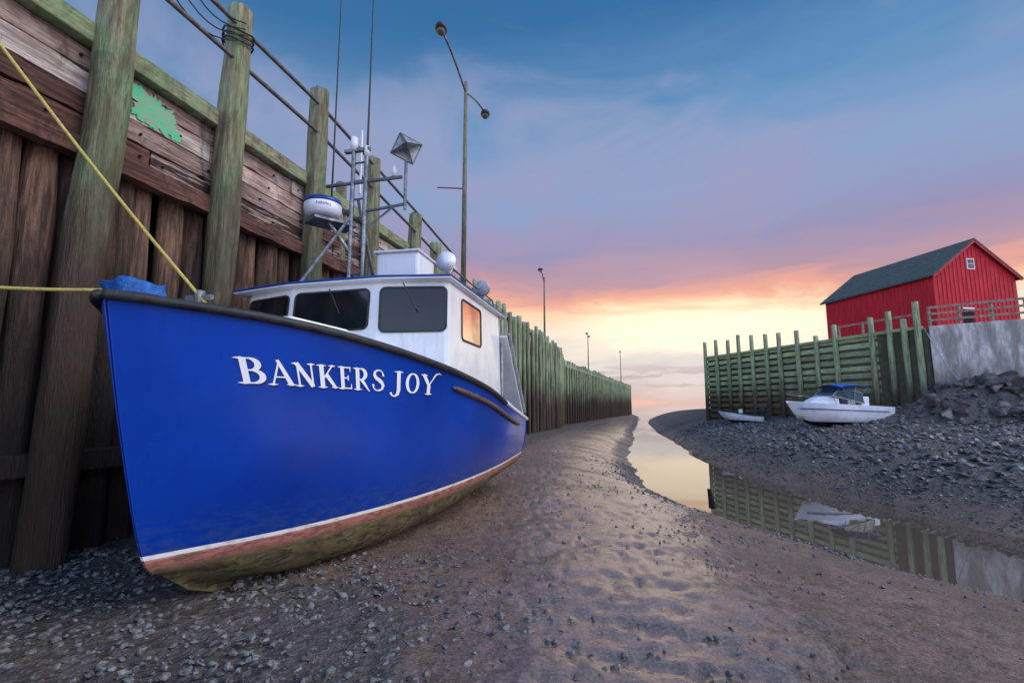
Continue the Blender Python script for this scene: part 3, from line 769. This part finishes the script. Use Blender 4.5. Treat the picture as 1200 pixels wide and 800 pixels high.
for a,s,zb,zt2 in ((-.9,4.6,5.0,10.2),(-.15,4.5,6.1,9.6),(-.5,4.9,5.6,6.9)):
    mk('whip_antenna',*tube([H(s,a,zb),H(s,a,zb+1.2),H(s,a,zt2)],[.024,.018,.012],6),m_white if zt2<7 else m_black,mast)
mk('antenna_bracket',*tube([H(4.6,-.9,5.1),H(4.5,-.42,5.1)],.03,6),m_metal,mast)
mk('mast_light',*merge(tube([H(4.5,-.42,6.25),H(4.5,-.42,6.5)],.07,12),tube([H(4.5,-.16,6.1),H(4.5,-.16,6.3)],.05,12),tube([H(4.5,.4,5.65),H(4.5,.4,5.85)],.05,10)),m_white,mast,smooth=True)
def rope(a,b,sag,label):
    a=Vector(a);b=Vector(b); pts=[a.lerp(b,k/24)+Vector((0,0,-4*sag*(k/24)*(1-k/24))) for k in range(25)]
    tag(mk('mooring_rope',*tube(pts,.016,8),m_rope,smooth=True),label,'rope','mooring ropes of the fishing boat')
rope(B(.95,.08,2.62),wp(4.2,-.1,6.85),.12,'taut yellow mooring rope rising from the bow to the wharf')
rope(B(.2,-.28,2.6),wp(3.7,.27,2.75),.08,'yellow mooring rope running level from the bow to a post')
# ------------------------------------------------------------ right quay
A=Vector((25.4,29.6,0)); Bq=Vector((20.1,49.8,0)); d=(Bq-A).normalized(); nq=Vector((-d.y,d.x,0))
if nq.x>0: nq=-nq
quay=empty('timber_quay',(23,40,.3),'green algae stained timber quay wall with horizontal boards and tall posts','quay')
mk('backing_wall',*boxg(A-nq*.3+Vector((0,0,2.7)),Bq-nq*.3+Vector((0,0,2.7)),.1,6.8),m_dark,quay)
z=-.4
while z<5.9:
    mk('plank',*boxg(A+Vector((0,0,z+.22+U(-.02,.02))),Bq+Vector((0,0,z+.22+U(-.02,.02))),.1,.33),m_rwall,quay,bevel=.01); z+=.52
mk('cap_beam',*boxg(A+nq*.05+Vector((0,0,6.22)),Bq+nq*.05+Vector((0,0,6.22)),.35,.2),m_rwall,quay,bevel=.02)
L=(Bq-A).length
for f,h in ((.005,7.9),(.045,6.9),(.09,7.5),(.15,7.3),(.28,7.2),(.36,6.6),(.44,7.3),(.53,7.4),(.60,7.6),(.68,7.7),(.76,7.9),(.83,7.7),(.91,7.8),(.995,7.8)):
    p=A+d*L*f+nq*.2
    mk('post',*log((p.x,p.y,-.8),(p.x+U(-.05,.05),p.y,h+U(-.1,.1)),.2,.17,12,12),m_post2,quay,smooth=True)
lp=[(25.35,29.4),(26.2,29.3),(36.2,20.2),(60,8.2),(300,-40),(400,160),(62,152),(20.3,50)]
tag(mk('land_ground',*prism(lp,-4,6.12),M('grassy_gravel_land',lin(96,92,72),lin(80,76,66),(1,1,1),1.5,.9,.4)),'raised gravel land behind the quay walls',kind='structure')
cw=empty('concrete_wall',(31,24.5,1),'stained pale concrete retaining wall above the rock pile','concrete wall')
for a,b in (((25.6,29.35),(36,20)),((36,20),(60,8))):
    a=Vector((a[0],a[1],2.6));b=Vector((b[0],b[1],2.6))
    mk('wall_panel',*boxg(a,b,.4,7.3),m_conc,cw,bevel=.02)
fe=empty('wooden_fence',(30,25.6,6.2),'weathered wooden railing fence along the top of the concrete wall','fence')
a=Vector((25.9,29.6,6.15)); b=Vector((36.3,20.4,6.15))
for k in range(11):
    p=a.lerp(b,k/10); mk('fence_post',*boxg(p,p+Vector((0,0,1.35)),.13,.13),m_fence,fe)
for h in (.5,.9,1.3):
    mk('rail',*boxg(a+Vector((-.1,-.1,h)),b+Vector((-.1,-.1,h)),.05,.13),m_fence,fe)
a2=Vector((26,30.5,6.15)); b2=Vector((24.6,36,6.15))
for k in range(4):
    p=a2.lerp(b2,k/3); mk('fence_post',*boxg(p,p+Vector((0,0,1.2)),.12,.12),m_fence,fe)
mk('rail',*boxg(a2+Vector((0,0,1.1)),b2+Vector((0,0,1.1)),.05,.13),m_fence,fe)
pts=[Vector((25.2,29.2,6.1)).lerp(Vector((26.4,27.6,2.2)),k/16)+Vector((0,0,-.7*math.sin(math.pi*k/16))) for k in range(17)]
tag(mk('hanging_rope',*tube(pts,.03,6),m_grey),'pale rope hanging down the corner of the quay','rope')
# barn
barn=empty('red_barn',(37,45,6.12),'red wooden barn with dark gable roof on the quay land','barn')
C=Vector((34.9,39.1,0)); da=Vector((-.13,.9915,0)); db=Vector((.9915,.13,0)); LL=11.6; WW=8.0; ez=12.2; rz=15.2; bz=6.0
def P(u,v,z): return C+da*u+db*v+Vector((0,0,z))
V=[P(0,0,bz),P(0,WW,bz),P(LL,WW,bz),P(LL,0,bz),P(0,0,ez),P(0,WW,ez),P(LL,WW,ez),P(LL,0,ez),P(0,WW/2,rz),P(LL,WW/2,rz)]
mk('wall',V,[(0,1,5,8,4),(2,3,7,9,6),(3,0,4,7),(1,2,6,5)],m_red,barn)
bt=[]
for k in range(1,29):
    u=k*.4; bt.append(boxg(P(u,-.02,bz),P(u,-.02,ez-.05),.05,.04,up=db))
for k in range(1,20):
    v=k*.4; top=ez+(rz-ez)*(1-abs(v-WW/2)/(WW/2))-.1; bt.append(boxg(P(-.02,v,bz),P(-.02,v,top),.04,.05,up=db))
mk('batten',*merge(*bt),m_red,barn)['kind']='stuff'
ov=.35
def slab(v0,z0,v1,z1):
    a,b=P(-ov,v0,z0),P(LL+ov,v0,z0);c_,d_=P(LL+ov,v1,z1),P(-ov,v1,z1); up=Vector((0,0,.16))
    return [a,b,c_,d_,a+up,b+up,c_+up,d_+up],[(3,2,1,0),(4,5,6,7),(0,1,5,4),(1,2,6,5),(2,3,7,6),(3,0,4,7)]
sl=(rz-ez)/(WW/2)
mk('roof',*merge(slab(-.35,ez-.35*sl+.02,WW/2,rz+.02),slab(WW/2,rz+.02,WW+.35,ez-.35*sl+.02)),m_roof,barn)
def bwall(u0,v0,z0,u1,v1,z1,dep,mat,nm,par):
    V=[P(u0-dep,v,z) for v,z in ((v0,z0),(v1,z0),(v1,z1),(v0,z1))]+[P(u0,v,z) for v,z in ((v0,z0),(v1,z0),(v1,z1),(v0,z1))]
    return mk(nm,V,[(0,1,2,3),(7,6,5,4),(0,4,5,1),(1,5,6,2),(2,6,7,3),(3,7,4,0)],mat,par)
vc,zc,w_,h_=3.7,13.2,.55,.75
wn=bwall(0,vc-w_/2-.09,zc-h_/2-.09,0,vc+w_/2+.09,zc+h_/2+.09,.06,m_trim,'window',barn)
bwall(0,vc-w_/2,zc-h_/2,0,vc+w_/2,zc+h_/2,.08,m_glass2,'window_pane',wn)
bwall(0,vc-w_/2,zc-.025,0,vc+w_/2,zc+.025,.095,m_trim,'window_bar',wn)
bwall(0,2.5,6.1,0,3.4,9.3,.07,m_dark,'door',barn)
mk('door_lintel',*boxg(P(-.08,2.4,9.38),P(-.08,3.5,9.38),.06,.14),m_trim,barn)
for sg in (0,1):
    a=P(-.3,WW/2,rz-.02); b=P(-.3,-.3 if sg==0 else WW+.3,ez-.3*sl-.02); mk('rake_board',*boxg(a,b,.06,.26),m_red,barn)
# ------------------------------------------------------------ small boats
def loft(e,name,O,fw_,sd,L,bw,tabs,mat,ns=24):
    V=[];F=[];HV=[]; m=7
    for side in (1,-1):
        off=len(V)
        for i in range(ns+1):
            t=i/ns; s=t*L
            sh=tabs['z'](t); b=bw*tabs['b'](t)
            prof=[(b,sh),(b*.97,sh*.75),(b*.9,sh*.5),(b*.82*tabs['c'](t),sh*.28),(b*.5*tabs['c'](t),sh*.12+.0),(b*.2*tabs['c'](t),0.04),(0.001,tabs['k'](t))]
            for (bb_,zz) in prof:
                rake=tabs['r']*(1-t)**3*(1-zz/max(.1,sh)); V.append(O+fw_*(s+rake)+sd*side*bb_+Vector((0,0,max(zz,tabs['k'](t))))); HV.append(zz-.3)
        for i in range(ns):
            for j in range(m-1):
                q=(off+i*m+j,off+(i+1)*m+j,off+(i+1)*m+j+1,off+i*m+j+1); F.append(q if side<0 else q[::-1])
    n0=ns*m; n1=n0+(ns+1)*m
    for j in range(m-1): F.append((n0+j,n1+j,n1+j+1,n0+j+1))
    mk(name,V,F,mat,e,smooth=True,attrs={'hv':HV})
    V=[];F=[]
    for i in range(ns+1):
        t=i/ns; V+=[O+fw_*t*L+sd*bw*tabs['b'](t)*.99+Vector((0,0,tabs['z'](t)-.01)),O+fw_*t*L+Vector((0,0,tabs['z'](t)+.06)),O+fw_*t*L-sd*bw*tabs['b'](t)*.99+Vector((0,0,tabs['z'](t)-.01))]
    for i in range(ns):
        for k in range(2): F.append((3*i+k,3*i+k+1,3*i+4+k,3*i+3+k))
    return V,F
mb=empty('cabin_cruiser',(19.0,28.8,.25),'white cabin cruiser with blue canopy resting on the gravel bank','motorboat')
O=Vector((15.9,28.3,.28)); fd=Vector((.995,.10,-.015)).normalized(); sd=Vector((.10,-.995,0))
fz=lambda t:1.38-.2*t; fb=lambda t:max(.012,min(1,(1-(1-min(1,t/.45))**2.2)))
BL=5.8
V,F=loft(mb,'hull',O,fd,sd,BL,1.15,{'z':fz,'b':fb,'c':lambda t:.5+.5*min(1,t/.5),'k':lambda t:.55*(1-min(1,t/.3))**2,'r':.9},m_shull)
mk('deck',V,F,m_white,mb,smooth=True)
def Q(s,a,z): return O+fd*s+sd*a+Vector((0,0,z))
V=[Q(1.1,-.35,1.3),Q(1.1,.35,1.3),Q(2.7,.85,1.25),Q(2.7,-.85,1.25),Q(1.7,-.25,1.66),Q(1.7,.25,1.66),Q(2.7,.75,1.84),Q(2.7,-.75,1.84)]
mk('cuddy_cabin',V,[(0,3,2,1),(4,5,6,7),(0,1,5,4),(1,2,6,5),(2,3,7,6),(3,0,4,7)],m_white,mb,bevel=.06)
V=[Q(2.3,-.8,1.75),Q(2.3,.8,1.75),Q(4.0,1.05,1.35),Q(4.0,-1.05,1.35),Q(2.95,-.65,2.25),Q(2.95,.65,2.25),Q(4.05,.85,1.95),Q(4.05,-.85,1.95)]
mk('windshield',V,[(0,1,5,4),(1,2,6,5),(3,0,4,7)],m_glass2,mb)
fr=[tube([V[a],V[b]],.03,6) for a,b in ((0,4),(1,5),(4,5),(5,6),(4,7),(0,1),(1,2),(0,3),(6,2),(7,3))]
mk('windshield_frame',*merge(*fr),m_metal,mb)
V=[];F=[]
for i in range(7):
    f=i/6
    for k in range(9):
        g=k/8*2-1; V.append(Q(2.7+1.9*f,g*.95,2.40+.12*math.sin(f*math.pi)-.14*g*g))
for i in range(6):
    for k in range(8): F.append((i*9+k,i*9+k+1,(i+1)*9+k+1,(i+1)*9+k))
V2=[v-Vector((0,0,.05)) for v in V]; n=len(V)
mk('canopy',V+V2,F+[tuple(n+i for i in f[::-1]) for f in F],m_tarp,mb,smooth=True)
mk('canopy_frame',*merge(*[tube([Q(3.4,a,1.2),Q(s,a*.95,2.3)],.02,6) for a in (-.95,.95) for s in (2.85,3.7,4.45)]),m_metal,mb)
mk('seat',*boxg(Q(4.1,-.5,1.45),Q(4.6,-.5,1.45),.5,.6),m_white,mb,bevel=.05)
mk('seat',*boxg(Q(4.1,.5,1.45),Q(4.6,.5,1.45),.5,.6),m_white,mb,bevel=.05)
mk('bow_rail',*tube([Q(2.4,.95,1.3),Q(2.2,.93,1.72),Q(1.2,.75,1.76),Q(.2,.2,1.8),Q(.0,0,1.8),Q(.2,-.2,1.8),Q(1.2,-.75,1.76),Q(2.2,-.93,1.72),Q(2.4,-.95,1.3)],.02,6),m_metal,mb)
mk('side_stripe',*tube([Q(.5+.55*k,1.15*fb((.5+.55*k)/BL)*.985+.012,1.02-.012*k) for k in range(10)],.03,6),m_bluet,mb)
V=[Q(5.8,-.45,.3),Q(5.8,.45,.3),Q(6.4,.4,.35),Q(6.4,-.4,.35),Q(5.8,-.45,.5),Q(5.8,.45,.5),Q(6.45,.4,.48),Q(6.45,-.4,.48)]
mk('swim_platform',V,[(0,3,2,1),(4,5,6,7),(0,1,5,4),(1,2,6,5),(2,3,7,6),(3,0,4,7)],m_black,mb)
dg=empty('dinghy',(18.7,40,0),'small white open boat with black outboard motor on the bank','small boat')
O=Vector((16.9,40.2,zt(18,40)+.12)); fd=Vector((.97,-.24,-.05)); sd=Vector((-.24,-.97,0))
V,F=loft(dg,'hull',O,fd,sd,3.3,.78,{'z':lambda t:1.0-.28*min(1,t*1.4),'b':fb,'c':lambda t:.6+.4*t,'k':lambda t:.5*(1-min(1,t/.4))**2,'r':.7},m_shull,14)
mk('deck',V,F,m_grey,dg)
mk('gunwale',*tube([Q(3.3*k/12,.78*fb(k/12)+.02,1.02-.28*min(1,k/12*1.4)) for k in range(13)],.05,6),m_black,dg)
mk('windscreen',*boxg(Q(1.5,-.5,1.08),Q(1.5,.5,1.08),.04,.4),m_glass2,dg)
mk('console',*boxg(Q(1.7,-.3,.98),Q(1.7,.3,.98),.3,.4),m_white,dg)
mk('bench',*boxg(Q(2.4,-.5,.88),Q(2.4,.5,.88),.3,.16),m_dark,dg)
mk('outboard_motor',*merge(tube([Q(3.4,0,1.45),Q(3.42,0,1.15),Q(3.42,0,.75)],[.16,.3,.22],12),tube([Q(3.42,0,.85),Q(3.75,0,.2)],[.09,.07],8),boxg(Q(3.55,0,.95),Q(3.75,0,1.0),.25,.35)),m_black,dg)
tag(mk('driftwood',*log((5.3,13.2,-1.15),(5.1,12.9,-.6),.1,.05,8,10),m_log,smooth=True),'dark broken timber stub stuck in the mud by the stream','driftwood')
# ------------------------------------------------------------ world
w=bpy.data.worlds.new('World'); sc.world=w; w.use_nodes=True; N=NT(w.node_tree); w.node_tree.nodes.clear()
out=N.n('ShaderNodeOutputWorld'); bg=N.n('ShaderNodeBackground'); N.l(bg.outputs[0],out.inputs[0])
dirv=N.vm('NORMALIZE',N.n('ShaderNodeTexCoord').outputs['Generated'],(0,0,0))
sp=N.n('ShaderNodeSeparateXYZ'); N.l(dirv,sp.inputs[0]); Z=sp.outputs[2]
nA=N.noise(N.vm('MULTIPLY',dirv,(2.2,2.2,12)),1.5,8,.6,.5)
zd=N.math('ADD',Z,N.math('MULTIPLY',N.math('SUBTRACT',nA,.5),.12))
warm=N.ramp(zd,[(0,lin(222,178,174)),(.018,lin(186,174,184)),(.045,lin(200,198,206)),(.09,lin(220,216,216)),(.145,lin(248,232,212)),(.182,lin(255,216,178)),(.210,lin(238,168,150)),(.24,lin(186,148,164)),(.30,lin(150,146,184)),(.40,lin(140,164,204)),(.53,lin(98,146,192)),(.66,lin(56,110,166)),(1,lin(42,88,144))])
cold=N.ramp(Z,[(0,lin(176,168,180)),(.12,lin(196,186,196)),(.3,lin(152,172,204)),(.45,lin(112,152,194)),(.62,lin(58,112,164)),(1,lin(42,88,142))])
sd_=Vector((.36,.93,.08)).normalized()
dt=N.vm('DOT_PRODUCT',dirv,tuple(sd_))
col=N.mix(N.mr(dt,.55,.92,smooth=True),cold,warm)
gd=Vector((.38,.92,.165)).normalized()
gv=N.vm('DOT_PRODUCT',dirv,tuple(gd))
gb=N.math('MULTIPLY',N.mr(gv,.955,.999,0,.75,smooth=True),N.math('MULTIPLY',N.mr(zd,.20,.155,0,1,smooth=True),N.mr(zd,.08,.13,0,1,smooth=True)))
col=N.mix(gb,col,(1.3,1.1,.80,1))
nB=N.noise(N.vm('MULTIPLY',N.vm('ADD',dirv,(0,0,.35)),(1.5,1.0,3.6)),1.7,7,.55,.5)
cl=N.mr(nB,.46,.68,0,.75,smooth=True)
clc=N.ramp(Z,[(0,lin(240,200,184)),(.2,lin(244,184,164)),(.26,lin(186,152,170)),(.34,lin(160,150,188)),(.5,lin(156,164,200)),(.7,lin(110,142,186)),(1,lin(90,120,165))])
col=N.mix(N.math('MULTIPLY',cl,N.mr(Z,.17,.30)),col,clc)
nC=N.noise(N.vm('MULTIPLY',dirv,(5,5,40)),1.6,5,.55)
bank=N.math('MULTIPLY',N.mr(nC,.50,.58,0,.7,smooth=True),N.math('MULTIPLY',N.mr(Z,.02,.035),N.mr(Z,.085,.055)))
col=N.mix(bank,col,lin(160,152,168))
fill_gain=N.mr(sp.outputs[1],.25,-.6,1.0,3.3,smooth=True)  # unseen sky behind the camera brightened to fill the scene
sky=N.n('ShaderNodeTexSky'); sky.sky_type='NISHITA'; sky.sun_disc=False; sky.sun_elevation=math.radians(6); sky.sun_rotation=math.radians(19)
tot=N.mix(1.0,N.mix(1.0,col,fill_gain,'MULTIPLY'),N.mix(1.0,sky.outputs[0],(.003,.003,.003,1),'MULTIPLY'),'ADD')
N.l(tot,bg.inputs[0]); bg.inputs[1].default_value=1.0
fill_sun=bpy.data.lights.new('fill_sun','SUN'); fill_sun.energy=2.1; fill_sun.angle=math.radians(50); fill_sun.color=(1,.92,.80)  # broad soft fill lamp added from the right, not the low sun ahead
so=bpy.data.objects.new('fill_sun',fill_sun); sc.collection.objects.link(so)
so.rotation_euler=Vector((.76,-.12,.64)).to_track_quat('Z','Y').to_euler(); so.location=(0,0,30)
# ------------------------------------------------------------ camera
cd=bpy.data.cameras.new('camera'); cd.lens=17.0; cd.sensor_width=36; cd.clip_end=6000; cd.clip_start=.05
co=bpy.data.objects.new('camera',cd); sc.collection.objects.link(co); co.location=(0,0,1.6); co.rotation_euler=(math.radians(97.24),0,0); sc.camera=co
